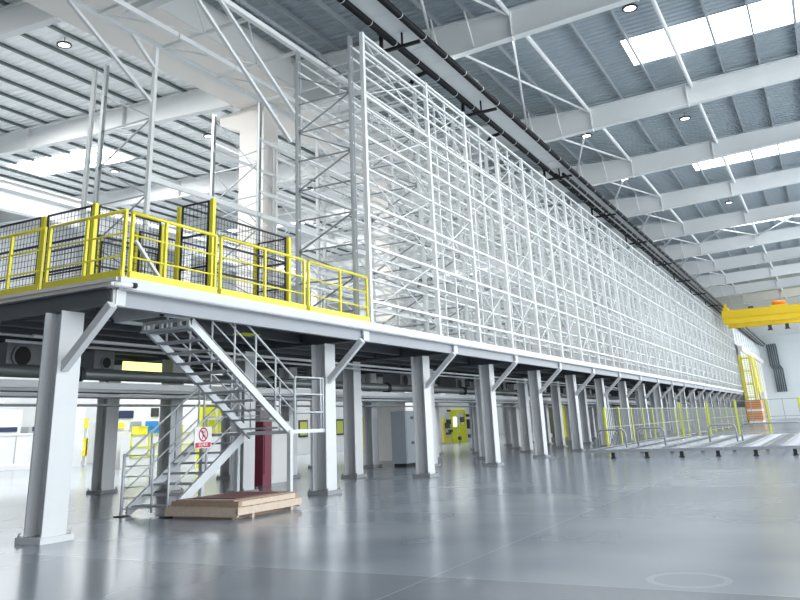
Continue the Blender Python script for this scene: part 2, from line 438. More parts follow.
MB().box(8.72, XE, 9.55, 9.88, 3.70, 3.86).box(8.72, 10.78, 9.88, 11.12, 3.70, 3.86).box(12.95, XE, 9.88, 11.12, 3.70, 3.86).box(8.72, XE, 11.12, 21, 3.70, 3.86).build('deck', M['under'], plat)
MB().box(8.70, XE, 9.53, 9.60, 3.67, 3.86).box(8.70, XE, 9.53, 9.75, 3.66, 3.68).build('deck_edge_strip', M['deckedge'], plat)
eb = MB().box(8.72, XE, 9.70, 9.72, 3.41, 3.70).box(8.72, XE, 9.60, 9.72, 3.40, 3.42)
eb.build('edge_beam', M['platform'], plat)
lb = MB().box(8.70, 8.72, 9.60, 21, 3.41, 3.86).box(8.66, 8.72, 9.60, 21, 3.80, 3.86).box(8.66, 8.72, 9.6, 21, 3.40, 3.425)
lb.build('edge_beam', M['edgebeige'], plat)
for i, x in enumerate(CX):
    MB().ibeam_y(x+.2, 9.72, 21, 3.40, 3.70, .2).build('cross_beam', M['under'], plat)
for j, y in enumerate((11.4, 12.3, 13.15, 14.2, 15.1, 16.0, 17.0, 18.0, 19.2)):
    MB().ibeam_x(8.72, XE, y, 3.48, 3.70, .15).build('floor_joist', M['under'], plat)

# ------------------------------------------------------------------ storage racks
Z0, ZR = 3.86, 11.83
FX = [16.70, 20.65] + [20.65+3.0*k for k in range(1, 30)]
fr = empty('storage_rack', (16.7, 9.6, Z0), 'tall white steel pallet rack along the front edge of the platform, empty', 'rack')
up1_me = MB().box(-.055,.055,-.055,.055,0,ZR-Z0).box(-.1,.1,-.09,.09,0,.02).mesh('upright', M['rack'])
m = MB().box(-.06,-.05,-.05,.05,0,ZR-Z0).box(.05,.06,-.05,.05,0,ZR-Z0).box(-.06,.06,.04,.05,0,ZR-Z0).box(-.1,.1,-.08,.08,0,.02)
up2_me = m.mesh('upright', M['galv'])
up2w_me = m.mesh('upright', M['rack'])
for i, x in enumerate(FX):
    inst(up1_me, 'upright', (x, 9.59, Z0), fr)
    inst(up2_me if i == 0 else up2w_me, 'upright', (x, 9.98, Z0), fr)
    inst(up2_me if i == 0 else up2w_me, 'upright', (x, 11.74, Z0), fr)
ZB = [4.40, 5.18, 5.80, 6.62, 6.90, 7.86, 8.75, 9.58, 9.95, 10.53, 11.28, 11.62]
np_ = 0
rest = MB()
for i in range(len(FX)-1):
    a, b = FX[i]+.055, FX[i+1]-.055
    for k, z in enumerate(ZB):
        if k % 2 and i > 1: continue
        h = .065 if k % 2 == 0 else .045
        if np_ < 95:
            MB().box(a, b, 9.55, 9.60, z-h/2, z+h/2).build('beam', M['rack'], fr); np_ += 1
        else: rest.box(a, b, 9.55, 9.60, z-h/2, z+h/2)
o = rest.build('beam', M['rack'], fr); o['kind'] = 'stuff'
MB().box(FX[0], FX[-1], 9.56, 9.62, ZR-.09, ZR-.02).build('top_rail', M['rack'], fr)
inner = MB(); deep = MB()
for i in range(len(FX)-1):
    a, b = FX[i], FX[i+1]
    for k, z in enumerate(ZB):
        for y in (9.98, 11.74):
            inner.box(a, b, y-.02, y+.02, z-.12, z-.07)
        if True:
            nn = 3
            for j in range(nn):
                xx = a + (b-a)*(j+.7)/nn
                deep.box(xx-.02, xx+.02, 9.6, 11.74, z-.06, z-.02)
for i in range(1, len(FX)-1):
    xm = (FX[i]+FX[i+1])/2
    for y in (9.64, 10.02, 11.70): inner.box(xm-.03, xm+.03, y-.03, y+.03, Z0, ZR-.1)
o = inner.build('inner_beam', M['rack'], fr); o['kind'] = 'stuff'
o = deep.build('depth_bar', M['rack'], fr); o['kind'] = 'stuff'
# lattice bracing inside each frame, first frames as parts
def lattice(x, y0, y1, zlo, zhi, step, r=.018, diag=True):
    L = []; z = zlo; s = 0
    while z + step <= zhi + .01:
        L.append(((x, y0, z), (x, y1, z)))
        L.append(((x, y0, z), (x, y1, z+step)) if s else ((x, y1, z), (x, y0, z+step)))
        z += step; s ^= 1
    return L
fb = MB(); cnt = 0
for i, x in enumerate(FX):
    for (p, q) in lattice(x, 9.98, 11.74, Z0+.35, ZR-.1, .85):
        if cnt < 40: MB().bar(p, q, .035, .035).build('frame_brace', M['zinc'], fr); cnt += 1
        else: fb.bar(p, q, .03, .03)
o = fb.build('frame_brace', M['rack'], fr); o['kind'] = 'stuff'
fx = MB(); cnt = 0
for i in range(len(FX)-1):
    a, b = FX[i], FX[i+1]
    for j in range(4):
        z = Z0 + .25 + j*1.95
        for (p, q) in (((a, 9.63, z), (b, 9.63, z+1.8)), ((b, 9.63, z), (a, 9.63, z+1.8))):
            if (i + j) % 2 and 0 < i < 3: continue
            if cnt < 24: MB().tube(p, q, .018, 6).build('cross_brace', M['rack'], fr); cnt += 1
            else: fx.tube(p, q, .018, 5, cap=False)
        p, q = ((a, 11.78, z), (b, 11.78, z+1.8)) if j % 2 else ((b, 11.78, z), (a, 11.78, z+1.8))
        fx.tube(p, q, .02, 5, cap=False)
o = fx.build('cross_brace', M['rack'], fr); o['kind'] = 'stuff'

# rear rack across the stacker aisle
rr_ = empty('storage_rack', (14.3, 14.9, Z0), 'white steel rack set back behind the wire mesh enclosure, with bare end uprights', 'rack')
RXS = [14.3, 19.0] + [19.0+3.4*k for k in range(1, 27)]
for i, x in enumerate(RXS):
    for y in (14.9, 16.85):
        inst(up1_me if (i == 0 and y < 16) else (up2_me if i < 2 else up2w_me), 'upright', (x, y, Z0), rr_)
inst(up2w_me, 'upright', (14.36, 17.40, Z0), rr_)
fb = MB(); cnt = 0
for i, x in enumerate(RXS):
    for (p, q) in lattice(x, 14.9, 16.85, Z0+.35, ZR-.1, 1.1 if i < 2 else .95):
        if cnt < 30: MB().bar(p, q, .035, .035).build('frame_brace', M['zinc'], rr_); cnt += 1
        else: fb.bar(p, q, .03, .03)
o = fb.build('frame_brace', M['rack'], rr_); o['kind'] = 'stuff'
rb = MB()
for i in range(1, len(RXS)-1):
    a, b = RXS[i], RXS[i+1]
    for k, z in enumerate(ZB):
        if i == 1 and k % 3: continue
        for y in (14.9, 16.85): rb.box(a, b, y-.025, y+.025, z-.05, z+.05)
    for j in range(4):
        z = Z0+.25+j*1.95
        rb.tube((a, 16.9, z), (b, 16.9, z+1.8), .02, 5); rb.tube((b, 16.9, z), (a, 16.9, z+1.8), .02, 5)
o = rb.build('beam', M['rack'], rr_); o['kind'] = 'stuff'
MB().box(14.3, 23.0, 14.87, 14.93, 7.9, 8.05).build('long_beam', M['rack'], rr_)

for k, (xa, xb, lab) in enumerate(((25.0, 25.9, 'yellow guard plate on the deck inside the rack, nearest the platform corner'), (27.6, 29.2, 'yellow guard plate on the deck inside the rack, middle one'), (30.4, 31.8, 'yellow guard plate on the deck inside the rack, farthest one'))):
    g = empty('guard_plate', (xa, 13.0, Z0), lab, 'guard plate', 'yellow guard plates inside the rack')
    MB().box(xa, xb, 12.98, 13.0, 4.3, 4.5).box(xa, xb, 12.98, 13.0, 4.0, 4.2).build('plate', M['yellow'], g)
    MB().cbox(xa+.05, 13.03, Z0, .06, .06, .66).cbox(xb-.05, 13.03, Z0, .06, .06, .66).build('post', M['yellow'], g)

# overhead guide frame of the stacker aisle
gf = empty('stacker_guide_frame', (12, 13.3, 11.9), 'white lattice guide frame overhead, reaching out from the rack above the railed platform', 'guide frame')
MB().box(7.0, FX[-1], 11.67, 11.81, 11.83, 11.97).build('chord', M['rack'], gf)
MB().box(7.0, RXS[-1], 14.83, 14.97, 11.83, 11.97).build('chord', M['rack'], gf)
gr = MB()
xg = 7.0
while xg < 60:
    gr.box(xg, xg+2.3, 13.80, 13.88, 11.72, 11.86); xg += 2.36
o = gr.build('guide_rail', M['strut'], gf)
for i in range(24):
    x = 7.6 + i*2.3
    MB().box(x-.045, x+.045, 11.81, 14.83, 11.86, 11.95).build('cross_tie', M['rack'], gf)
dm = MB()
for i in range(24):
    x = 7.6 + i*2.3
    for (p, q) in (((x, 11.8, 11.9), (x+2.3, 13.3, 11.9)), ((x+2.3, 13.3, 11.9), (x, 14.85, 11.9))):
        MB().bar(p, q, .04).build('diagonal_tie', M['rack'], gf)
for (p, q) in (((11.9,11.74,11.85),(16.35,11.74,8.95)), ((13.3,11.74,11.85),(16.5,11.74,9.85)), ((11.3,14.9,11.85),(14.2,14.9,10.15)), ((13.4,14.9,11.85),(14.25,14.9,11.2))):
    MB().bar(p, q, .085).build('knee_brace', M['rack'], gf)
# cable tray on top of the chord
ct = MB().box(9, 60, 11.55, 11.57, 12.0, 12.12).box(9, 60, 11.75, 11.77, 12.0, 12.12)
for i in range(100): ct.box(9+i*.5, 9.03+i*.5, 11.55, 11.77, 12.0, 12.02)
for i in range(18):
    ct.box(9+i*2.9, 9.04+i*2.9, 11.6, 11.64, 11.97, 12.0)
tag(ct.build('cable_tray', M['zinc']), 'narrow metal cable tray on top of the guide frame chord', 'cable tray')

# ------------------------------------------------------------------ yellow guardrails
def guardrail(pts_posts, axis, fixed, label, x0, x1):
    """posts along an axis with top, two mid rails and a kick plate; rounded top end"""
    def P(t, z): return (t, fixed, z) if axis == 'x' else (fixed, t, z)
    g = empty('guardrail', P(x0, Z0), label, 'guardrail', 'yellow guardrails around the platform edge')
    for t in pts_posts:
        m = MB().bar(P(t, Z0), P(t, 4.95), .048).cbox(*P(t, Z0)[:2], Z0, .12, .12, .015)
        m.build('post', M['yellow'], g)
    MB().tube(P(x0, 4.965), P(x1, 4.965), .03, 10).build('top_rail', M['yellow'], g)
    for z in (4.59, 4.22): MB().tube(P(x0, z), P(x1, z), .017, 8).build('mid_rail', M['yellow'], g)
    c = MB()
    if axis == 'x': c.box(x0, x1, fixed-.05, fixed-.04, Z0+.005, Z0+.12)
    else: c.box(fixed-.05, fixed-.04, x0, x1, Z0+.005, Z0+.12)
    c.build('kick_plate', M['yellow'], g)
    return g
guardrail([8.93, 9.70, 10.98], 'x', 9.60, 'yellow guardrail section on the front edge, nearest the platform corner', 8.90, 11.0)
guardrail([11.13, 12.48, 13.86], 'x', 9.60, 'yellow guardrail section in the middle of the front edge', 11.11, 13.88)
guardrail([14.03, 15.33, 16.56], 'x', 9.60, 'yellow guardrail section on the front edge ending at the first rack upright', 14.02, 16.58)
guardrail([9.58, 10.47, 11.39], 'y', 8.76, 'yellow guardrail section on the side edge, meeting the platform corner', 9.56, 11.4)
guardrail([11.54, 12.40, 13.3], 'y', 8.76, 'yellow guardrail section on the side edge, farther from the platform corner', 11.52, 13.4)

# ------------------------------------------------------------------ black wire mesh enclosure
def fence(name, label, runs, posts):
    """runs: (p, q, height) panels; posts: (x, y, height, width)"""
    f = empty(name, (posts[0][0], posts[0][1], Z0), label, 'mesh fence', 'black wire mesh fences on the platform')
    for (x, y, h, w) in posts:
        MB().cbox(x, y, Z0, w, w, h).cbox(x, y, Z0, w+.08, w+.08, .012).build('post', M['yellow'], f)
    for (p, q, zb, h) in runs:
        p, q = Vector((*p, 0)), Vector((*q, 0)); d = (q-p); Lh = d.length; d.normalize()
        fr_ = MB(); b = .035
        zs = Z0 + zb; zt = Z0 + h
        def pt(t, z): v = p + d*t; return (v.x, v.y, z)
        for t in (b/2, Lh-b/2): fr_.bar(pt(t, zs), pt(t, zt), b)
        for z in (zs, zs+(zt-zs)*.36, zs+(zt-zs)*.68, zt): fr_.bar(pt(0, z), pt(Lh, z), b)
        fo = fr_.build('panel_frame', M['mesh'], f)
        ms = MB(); n = int(Lh/.10)
        for i in range(1, n): ms.bar(pt(i*Lh/n, zs), pt(i*Lh/n, zt), .007)
        k = int((zt-zs)/.12)
        for i in range(1, k): ms.bar(pt(0, zs+i*(zt-zs)/k), pt(Lh, zs+i*(zt-zs)/k), .007)
        mo = ms.build('wire_mesh', M['mesh']); mo.parent = fo; mo.matrix_parent_inverse = fo.matrix_parent_inverse.inverted() @ Matrix()
        mo.matrix_parent_inverse = Matrix(); mo.location = (0,0,0)
    return f
fence('mesh_fence', 'black wire mesh fence with tall yellow gate post, right behind the front guardrail',
      [((12.32,11.75),(12.32,10.98), .12, 2.33), ((12.42,10.9),(14.98,10.9), .12, 2.0), ((15.05,10.95),(15.05,11.80), .12, 2.0),
       ((12.42,13.1),(14.98,13.1), .12, 2.0)],
      [(12.32,10.88,2.36,.09), (12.32,11.82,2.33,.09), (15.06,10.88,2.02,.09), (15.06,11.85,2.0,.09), (12.42,13.2,2.0,.09), (14.98,13.2,2.0,.09)])
fence('mesh_fence', 'black wire mesh fence with yellow corner post behind the platform corner guardrail',
      [((10.44,12.2),(12.15,12.2), .12, 2.0), ((10.36,12.28),(10.36,13.6), .12, 2.0), ((10.36,13.78),(10.36,15.6), .12, 2.0), ((10.36,15.76),(10.36,17.6), .12, 2.0)],
      [(10.36,12.2,2.04,.09), (12.2,12.2,1.95,.09), (10.36,13.69,2.0,.10), (10.36,15.68,2.0,.10)])
fence('mesh_fence', 'black wire mesh fence on the far side of the enclosed platform area',
      [((12.3,16.2),(12.3,14.4), .12, 1.9), ((12.3,14.2),(14.1,14.2), .12, 1.9)],
      [(12.3,14.3,1.95,.10), (12.3,16.3,1.95,.10), (14.18,14.2,1.95,.1)])

# small conveyor track standing in the enclosure
cv = empty('transfer_conveyor', (13, 12.4, Z0), 'low grey transfer conveyor inside the mesh enclosure on the platform', 'conveyor')
MB().box(12.7, 16.3, 11.95, 12.03, 4.2, 4.36).box(12.7, 16.3, 12.8, 12.88, 4.2, 4.36).build('side_frame', M['convframe'], cv)
for x in (13.0, 14.6, 16.1):
    MB().cbox(x, 11.99, Z0, .08, .08, .35).cbox(x, 12.84, Z0, .08, .08, .35).build('leg', M['convframe'], cv)
rl = MB()
for i in range(20): rl.tube((12.85+i*.17, 12.03, 4.32), (12.85+i*.17, 12.8, 4.32), .035, 8)
rl.build('roller', M['roller'], cv)
# leaning white brace behind the front rail
tag(MB().bar((9.35,9.95,4.62), (10.15,9.95,3.87), .05).build('prop_bar', M['white']), 'short white bar sloping to the deck behind the front guardrail', 'bar')

# security camera on the platform corner
sc = empty('security_camera', (8.74, 9.45, 3.70), 'white bullet camera fixed at the platform corner under the yellow rail', 'camera')
MB().tube((8.48,9.45,3.70), (8.82,9.41,3.715), .04, 14).build('housing', M['signwhite'], sc)
MB().tube((8.82,9.41,3.715), (8.90,9.40,3.72), .045, 14).build('hood', M['rubber'], sc, 'black end hood')
MB().tube((8.50,9.45,3.70), (8.42,9.46,3.70), .03, 10).bar((8.62,9.45,3.70),(8.695,9.51,3.68),.05).build('bracket', M['signwhite'], sc)

# ------------------------------------------------------------------ staircase
st = empty('steel_staircase', (11.7, 11.7, 0), 'grey steel staircase with open treads turning on a landing up to the platform', 'staircase')
def stringer(p, q, h=.22, w=.05):
    m = MB(); x0, y, z0 = p; x1, _, z1 = q
    s = (z1-z0)/(x1-x0); hh = h*math.sqrt(1+s*s)/2
    m.prism([(x0, z0-hh), (x1, z1-hh), (x1, z1+hh), (x0, z0+hh)], 'y', y-w/2, y+w/2); return m
LZ = 1.43
# lower flight: floor (x=11.6) up to landing (x=13.8); y 11.14 and 12.25
for y in (11.14, 12.25): stringer((11.72, y, .06), (13.80, y, LZ-.07), .18).build('stringer', M['stair'], st)
for i in range(7):
    t = (i+1)/8; x = 11.66 + 2.14*t; z = LZ*t
    MB().box(x-.12, x+.14, 11.17, 12.22, z-.035, z).build('tread', M['tread'], st)
# landing
MB().box(13.78, 15.05, 9.94, 12.30, LZ-.03, LZ).build('landing', M['tread'], st)
MB().box(13.78, 15.05, 9.90, 9.95, LZ-.06, LZ+.015).box(15.02, 15.07, 9.90, 12.3, LZ-.06, LZ+.015).box(13.78, 15.07, 12.27, 12.32, LZ-.06, LZ+.015).box(13.76,13.80,9.9,12.3,LZ-.06,LZ).build('landing_frame', M['stair'], st)
for (x, y) in ((13.82, 9.94), (15.02, 12.28), (13.82, 12.28)):
    MB().cbox(x, y, 0, .09, .09, LZ-.05).cbox(x, y, 0, .2, .2, .015).build('leg', M['stair'], st)
# upper flight: landing (x=13.75) up to the deck (x=10.85)
for y in (9.96, 11.05): stringer((13.90, y, LZ-.05), (10.78, y, 3.36), .135, .06).build('stringer', M['stair'], st)
for i in range(11):
    t = (i+.6)/11; x = 13.75 - 2.95*t; z = LZ + 1.95*t - .02
    MB().box(x-.14, x+.12, 9.98, 11.03, z-.035, z).build('tread', M['tread'], st)
tg = MB().box(10.70, 10.76, 9.90, 11.12, 3.40, 3.46).box(10.70, 10.76, 9.90, 11.12, 3.27, 3.31)
for i in range(6): tg.box(10.705, 10.755, 9.93+i*.22, 9.99+i*.22, 3.31, 3.40)
tg.box(10.0, 10.76, 9.90, 9.96, 3.40, 3.46).box(10.0, 10.76, 11.06, 11.12, 3.40, 3.46).box(10.0, 10.06, 9.90, 11.12, 3.40, 3.70)
tg.build('head_frame', M['stair'], st)
def handrail(name, y, xa, za, xb, zb, n, mids=(.55,), r=.022):
    """sloping rail above a stringer line (xa,za)-(xb,zb)"""
    H_ = 1.02
    MB().tube((xa,y,za+H_), (xb,y,zb+H_), r, 10).build('handrail', M['stair'], st)
    for f in mids: MB().tube((xa,y,za+H_*f), (xb,y,zb+H_*f), .016, 8).build('mid_rail', M['stair'], st)
    for i in range(n):
        t = i/(n-1) if n > 1 else 0; x = xa+(xb-xa)*t; z = za+(zb-za)*t
        MB().tube((x,y,z), (x,y,z+H_), .02, 8).build('baluster', M['stair'], st)
handrail('lower', 11.12, 11.62, .08, 13.66, LZ-.02, 3, (.66, .34))
handrail('lower', 12.27, 11.62, .08, 13.66, LZ-.02, 4, (.66, .34))
handrail('upper', 9.94, 13.97, LZ+.03, 11.35, 3.08, 5, (.66, .34))
handrail('upper', 11.08, 13.97, LZ+.03, 11.35, 3.08, 5, (.66, .34))
# landing guard
for z in (LZ+.36, LZ+.73, LZ+1.08):
    MB().path([(14.0,9.92,z),(15.04,9.92,z),(15.04,12.28,z),(13.84,12.28,z)], .02, 8).build('landing_rail', M['stair'], st)
for (x, y) in ((13.97,9.92),(14.94,9.92),(15.04,9.92),(15.04,11.1),(15.04,12.28),(13.84,12.28)):
    MB().tube((x,y,LZ), (x,y,LZ+1.09), .022, 8).build('landing_post', M['stair'], st)
# half-open gate at the foot
ga = MB().tube((11.58,12.25,0),(11.58,12.25,1.13),.028,8).tube((11.86,11.76,.05),(11.86,11.76,1.3),.02,8)
for i in range(6): ga.tube((11.58,12.25,.14+i*.19), (11.86,11.76,.14+i*.19), .014, 6)
ga.build('gate', M['stair'], st)
MB().cbox(11.60,12.25,0,.22,.2,.02).cbox(11.66,11.14,0,.22,.2,.02).build('foot_plate', M['rubber'], st)

# prohibition sign hanging on the lower handrail
sg = empty('prohibition_sign', (12.48, 11.07, 1.36), 'white and red no-climbing sign hung on the lower stair handrail', 'sign')
SY = 11.075
MB().box(12.23, 12.73, SY, SY+.012, 1.17, 1.57).build('board', M['signwhite'], sg)
MB().box(12.26, 12.70, SY-.004, SY, 1.185, 1.275).build('red_band', M['red'], sg, 'red caption band')
rg_ = MB(); cx_, cz_ = 12.48, 1.425
for i in range(28):
    a, b = 2*math.pi*i/28, 2*math.pi*(i+1)/28
    for r0, r1 in ((.105,.135),):
        rg_.quad((cx_+r0*math.cos(a),SY-.003,cz_+r0*math.sin(a)),(cx_+r1*math.cos(a),SY-.003,cz_+r1*math.sin(a)),(cx_+r1*math.cos(b),SY-.003,cz_+r1*math.sin(b)),(cx_+r0*math.cos(b),SY-.003,cz_+r0*math.sin(b)))
rg_.bar((cx_-.085,SY-.005,cz_+.085),(cx_+.085,SY-.005,cz_-.085),.004,.028,up=(.7,0,.7))
rg_.build('red_ring', M['red'], sg)
pg = MB()
pg.prism([(cx_-.02+.018*math.cos(t), cz_+.062+.018*math.sin(t)) for t in [i*math.pi/5 for i in range(10)]], 'y', SY-.0025, SY)
pg.bar((cx_-.015,SY-.0015,cz_+.04),(cx_+.0,SY-.0015,cz_-.03),.003,.035,up=(1,0,.2))
pg.bar((cx_-.0,SY-.0015,cz_-.02),(cx_-.035,SY-.0015,cz_-.085),.003,.016,up=(1,0,.2)).bar((cx_+.0,SY-.0015,cz_-.02),(cx_+.035,SY-.0015,cz_-.05),.003,.016,up=(.3,0,1)).bar((cx_-.01,SY-.0015,cz_+.03),(cx_+.045,SY-.0015,cz_+.055),.003,.014,up=(0,0,1))
pg.bar((cx_+.05,SY-.0015,cz_-.08),(cx_+.05,SY-.0015,cz_+.08),.003,.008,up=(1,0,0))
pg.build('pictogram', M['ink'], sg)
fc = bpy.data.curves.new('caption', 'FONT'); fc.body = '禁止攀登'; fc.size = .068; fc.align_x = 'CENTER'; fc.align_y = 'CENTER'; fc.extrude = .001
fc.materials.append(M['signwhite'])
fo = bpy.data.objects.new('caption', fc); C.objects.link(fo); fo.location = (12.48, SY-.006, 1.23); fo.rotation_euler = (math.pi/2, 0, 0)
put(fo, sg)
bpy.context.view_layer.update()
cm = bpy.data.meshes.new_from_object(fo.evaluated_get(bpy.context.evaluated_depsgraph_get()))
co_ = bpy.data.objects.new('caption_letters', cm); C.objects.link(co_); co_.location = fo.location; co_.rotation_euler = fo.rotation_euler; put(co_, sg)
co_['label'] = 'white caption characters on the red band'
bpy.data.objects.remove(fo)

# ------------------------------------------------------------------ pallet and frame on it
pa = empty('wooden_pallet', (12.4, 10.2, 0), 'pale wooden pallet on the floor below the staircase, at the bottom', 'pallet')
px0, px1, py0, py1 = 11.52, 13.44, 9.40, 11.08
for y in ((py0+py1)/2, py1-.06):
    MB().box(px0+.05, px1, y-.04, y+.04, .05, .17).build('runner', M['wood'], pa)
MB().box(px0, px0+.05, py0, py1, .04, .17).build('end_board', M['wood'], pa)
MB().box(px1-.05, px1, py0, py1, .04, .17).build('end_board', M['wood'], pa)
MB().box(px0, px1, py0-.02, py0+.025, .07, .19).build('side_board', M['wood'], pa)
for x in (px0+.45, px1-.3):
    for y in (py0+.03, py1-.03): MB().cbox(x, y, 0, .06, .06, .07).build('foot', M['wood'], pa)
for i in range(9):
    x = px0+.06+i*.205
    MB().box(x, x+.13, py0+.03, py1-.02, .172, .195).build('deck_board', M['wood'], pa)
MB().box(px0+.06, px1-.06, py0+.15, py1-.15, .0, .04).build('bottom_board', M['wood2'], pa)
pf = empty('crate_lid', (12.4, 10.2, .195), 'pine crate lid with dark red board lying on top of the pale pallet', 'crate lid')
fx0, fx1, fy0, fy1 = 11.60, 13.40, 9.44, 11.0
MB().box(fx0, fx0+.10, fy0, fy1, .20, .285).build('end_rail', M['wood2'], pf)
MB().box(fx1-.10, fx1, fy0, fy1, .20, .285).build('end_rail', M['wood2'], pf)
MB().box(fx0+.10, fx1-.10, fy0, fy0+.08, .20, .285).build('side_rail', M['wood'], pf)
MB().box(fx0+.10, fx1-.10, fy1-.08, fy1, .20, .285).build('side_rail', M['wood2'], pf)
MB().box(fx0, fx1, fy0+.1, fy0+.28, .286, .306).build('top_board', M['wood2'], pf)
MB().box(fx0, fx1, fy1-.28, fy1-.1, .286, .306).build('top_board', M['wood2'], pf)
MB().box(fx0, fx0+.26, fy0+.28, fy1-.28, .286, .306).build('top_board', M['wood2'], pf)
MB().box(fx1-.26, fx1, fy0+.28, fy1-.28, .286, .306).build('top_board', M['wood2'], pf)
MB().box(fx0+.26, fx1-.26, fy0+.28, fy1-.28, .25, .318).build('red_board', M['redwood'], pf)

# ------------------------------------------------------------------ black pipes along the runway beam
def pipeline(y, z, x0, x1, label, r=.105, elbows=False):
    e = empty('black_pipe', (x0, y, z), label, 'pipe', 'black pipes along the runway beam')
    MB().tube((x0,y,z), (x1,y,z), r, 12).build('pipe_run', M['blackpipe'], e)
    for i in range(60):
        x = x0 + .8 + i*1.5
        if x > min(x1-.5, 95): break
        MB().tube((x,y,z), (x+.03,y,z), r+.008, 12).build('coupling', M['galv'], e, 'pale coupling ring')
    return e
pl = pipeline(9.68, 12.46, 6, 152.5, 'black pipe nearest the rack top, clipped under the white runway beam')
pu = pipeline(8.70, 12.40, 6, 152.5, 'black pipe on the outer side of the white runway beam')
pipeline(9.38, 12.22, 34, 154, 'black pipe starting farther along, hung below the runway beam', .08)
pipeline(9.02, 12.18, 34, 154, 'black pipe starting farther along, second below the runway beam', .08)
for k, x in enumerate((18.4, 24.5, 34.0, 42.5, 51.0, 60.0, 69.0, 78.0, 88.0)):
    b = MB().bar((x, 8.62, 12.04), (x, 9.9, 12.04), .09).bar((x, 9.9, 12.0), (x, 9.9, 12.62), .09).bar((x, 9.2, 12.04), (x, 9.2, 12.485), .05).box(x-.09,x+.09,9.81,9.99,12.62,12.66)
    tag(b.build('pipe_bracket', M['blackpipe']), ('black bracket arm under the black pipes, nearest the first rack upright' if k == 0 else 'black bracket arm under the black pipes, second from the first rack upright' if k == 1 else 'black bracket arm crossing under the black pipes farther along'), 'bracket', 'pipe brackets under the runway beam')
for k, x in enumerate((21.2, 28.0)):
    tag(MB().tube((x, 9.80, 12.46), (x, 10.2, 12.4), .07, 10).tube((x, 10.2, 12.4), (x-.0, 10.35, 12.2), .07, 10).build('pipe_elbow', M['blackpipe']), 'short black branch elbow off the pipe, ' + ('nearer' if k == 0 else 'farther') + ' one above the rack', 'pipe elbow')
# ends drop down at the end wall
for k in range(5):
    y = 8.5 - k*.34
    tag(MB().path([(153.5-k*.25,y,12.3),(154.4,y,11.9),(154.4,y,8.9),(154.4,y-.4,8.2),(154.4,y-.4,4.4)], .14, 8).build('drop_pipe', M['ductdark']), 'dark pipe in the bundle dropping down at the end wall', 'pipe', 'dark drop pipes at the end wall')

# ------------------------------------------------------------------ overhead crane
cr = empty('overhead_crane', (101, 8, 11.6), 'yellow double-girder overhead crane spanning the bay at the far end', 'crane')
for x in (90.5, 95.2):
    MB().box(x, x+.7, -13, 8.75, 10.35, 11.65).box(x-.08, x+.78, -13, 8.75, 11.65, 11.7).box(x-.08, x+.78, -13, 8.75, 10.30, 10.35).box(x-.3, x-.08, -13, 8.75, 10.85, 10.9).build('girder', M['craneyellow'], cr)
for y in (8.1, -13.0):
    MB().box(90.2, 96.3, y, y+.45, 11.7, 12.0).box(90.6, 91.1, y+.1, y+.35, 12.0, 12.45).box(95.4, 95.9, y+.1, y+.35, 12.0, 12.45).build('end_carriage', M['craneyellow'], cr)
MB().box(90.6, 95.8, 2.4, 4.0, 11.7, 11.85).build('hoist_trolley', M['craneyellow'], cr)
MB().tube((91.4, 2.5, 12.15), (91.4, 3.8, 12.15), .2, 14).build('hoist_drum', M['orange'], cr)
MB().box(92.6, 94.4, 2.6, 3.8, 11.85, 12.4).build('hoist_motor', M['dark'], cr)
MB().box(90.6, 91.1, 5.6, 6.1, 11.7, 11.95).build('service_box', M['dark'], cr)
for y in (4.6, 2.9): MB().box(95.4, 95.7, y-.18, y+.18, 9.85, 10.30).tube((95.55,y,9.85),(95.55,y,9.75),.28,12).build('crane_lamp', M['dark'], cr)

# ------------------------------------------------------------------ services under the deck
e = empty('ventilation_pipe', (9, 14, 2.75), 'large grey pipe running along under the platform deck', 'pipe')
MB().tube((2, 14.0, 2.76), (100, 14.0, 2.76), .125, 16).build('pipe_run', M['pipe'], e)
for i, x in enumerate((11.75, 18.6, 25.4, 32.2, 39, 46)):
    MB().tube((x-.1,14,2.74),(x+.1,14,2.74),.17,16).tube((x-.02,14,2.74),(x+.02,14,2.74),.2,16).build('flange', M['dark'], e)
tag(MB().box(2, 100, 13.8, 14.2, 2.44, 2.56).box(2,100,13.78,14.22,2.56,2.58).build('service_duct', M['white']), 'white rectangular duct below the grey pipe under the platform', 'duct')
tag(MB().box(2,100,13.75,14.25,2.37,2.39).box(2,100,13.75,13.77,2.39,2.43).box(2,100,14.23,14.25,2.39,2.43).box(2,100,13.7,14.3,2.27,2.29).box(2,100,13.7,13.72,2.29,2.33).box(2,100,14.6,15.2,2.14,2.17).build('cable_ladder', M['sheetgrey']), 'grey cable tray under the white duct beneath the platform', 'cable tray')
for i, (y, z) in enumerate(((11.9, 3.16), (12.6, 3.14), (13.4, 3.36))):  # white tubes drawn in for bright strips between the deck beams
    tag(MB().tube((9, y, z), (60, y, z), .028, 8).build('conduit', M['white']), ['thin white conduit under the deck, nearest the front edge', 'thin white conduit under the deck, middle one', 'thin white conduit under the deck, deepest one'][i], 'conduit')
def fan_box(x, y, label, w=1.0, r=.24):
    e = empty('fan_box', (x, y, 2.95), label, 'fan unit', 'grey fan units under the platform')
    MB().box(x, x+w, y, y+.8, 2.93, 3.40).build('casing', M['fan'], e)
    m = MB(); m.tube((x+.35, y-.04, 3.13), (x+.35, y, 3.13), r, 20).build('inlet_ring', M['fan'], e)
    MB().tube((x+.35, y-.05, 3.13), (x+.35, y-.04, 3.13), r*.8, 20).build('inlet', M['rubber'], e)
fan_box(10.55, 14.7, 'grey fan unit with round black inlet at the far left under the platform')
fan_box(13.05, 15.0, 'grey fan unit beside the lit inspection window under the platform', .62, .15)
for k, x in enumerate((22.5, 27.8, 33.1, 38.4, 43.7)): fan_box(x, 14.7, 'small grey fan unit between the platform columns farther along')
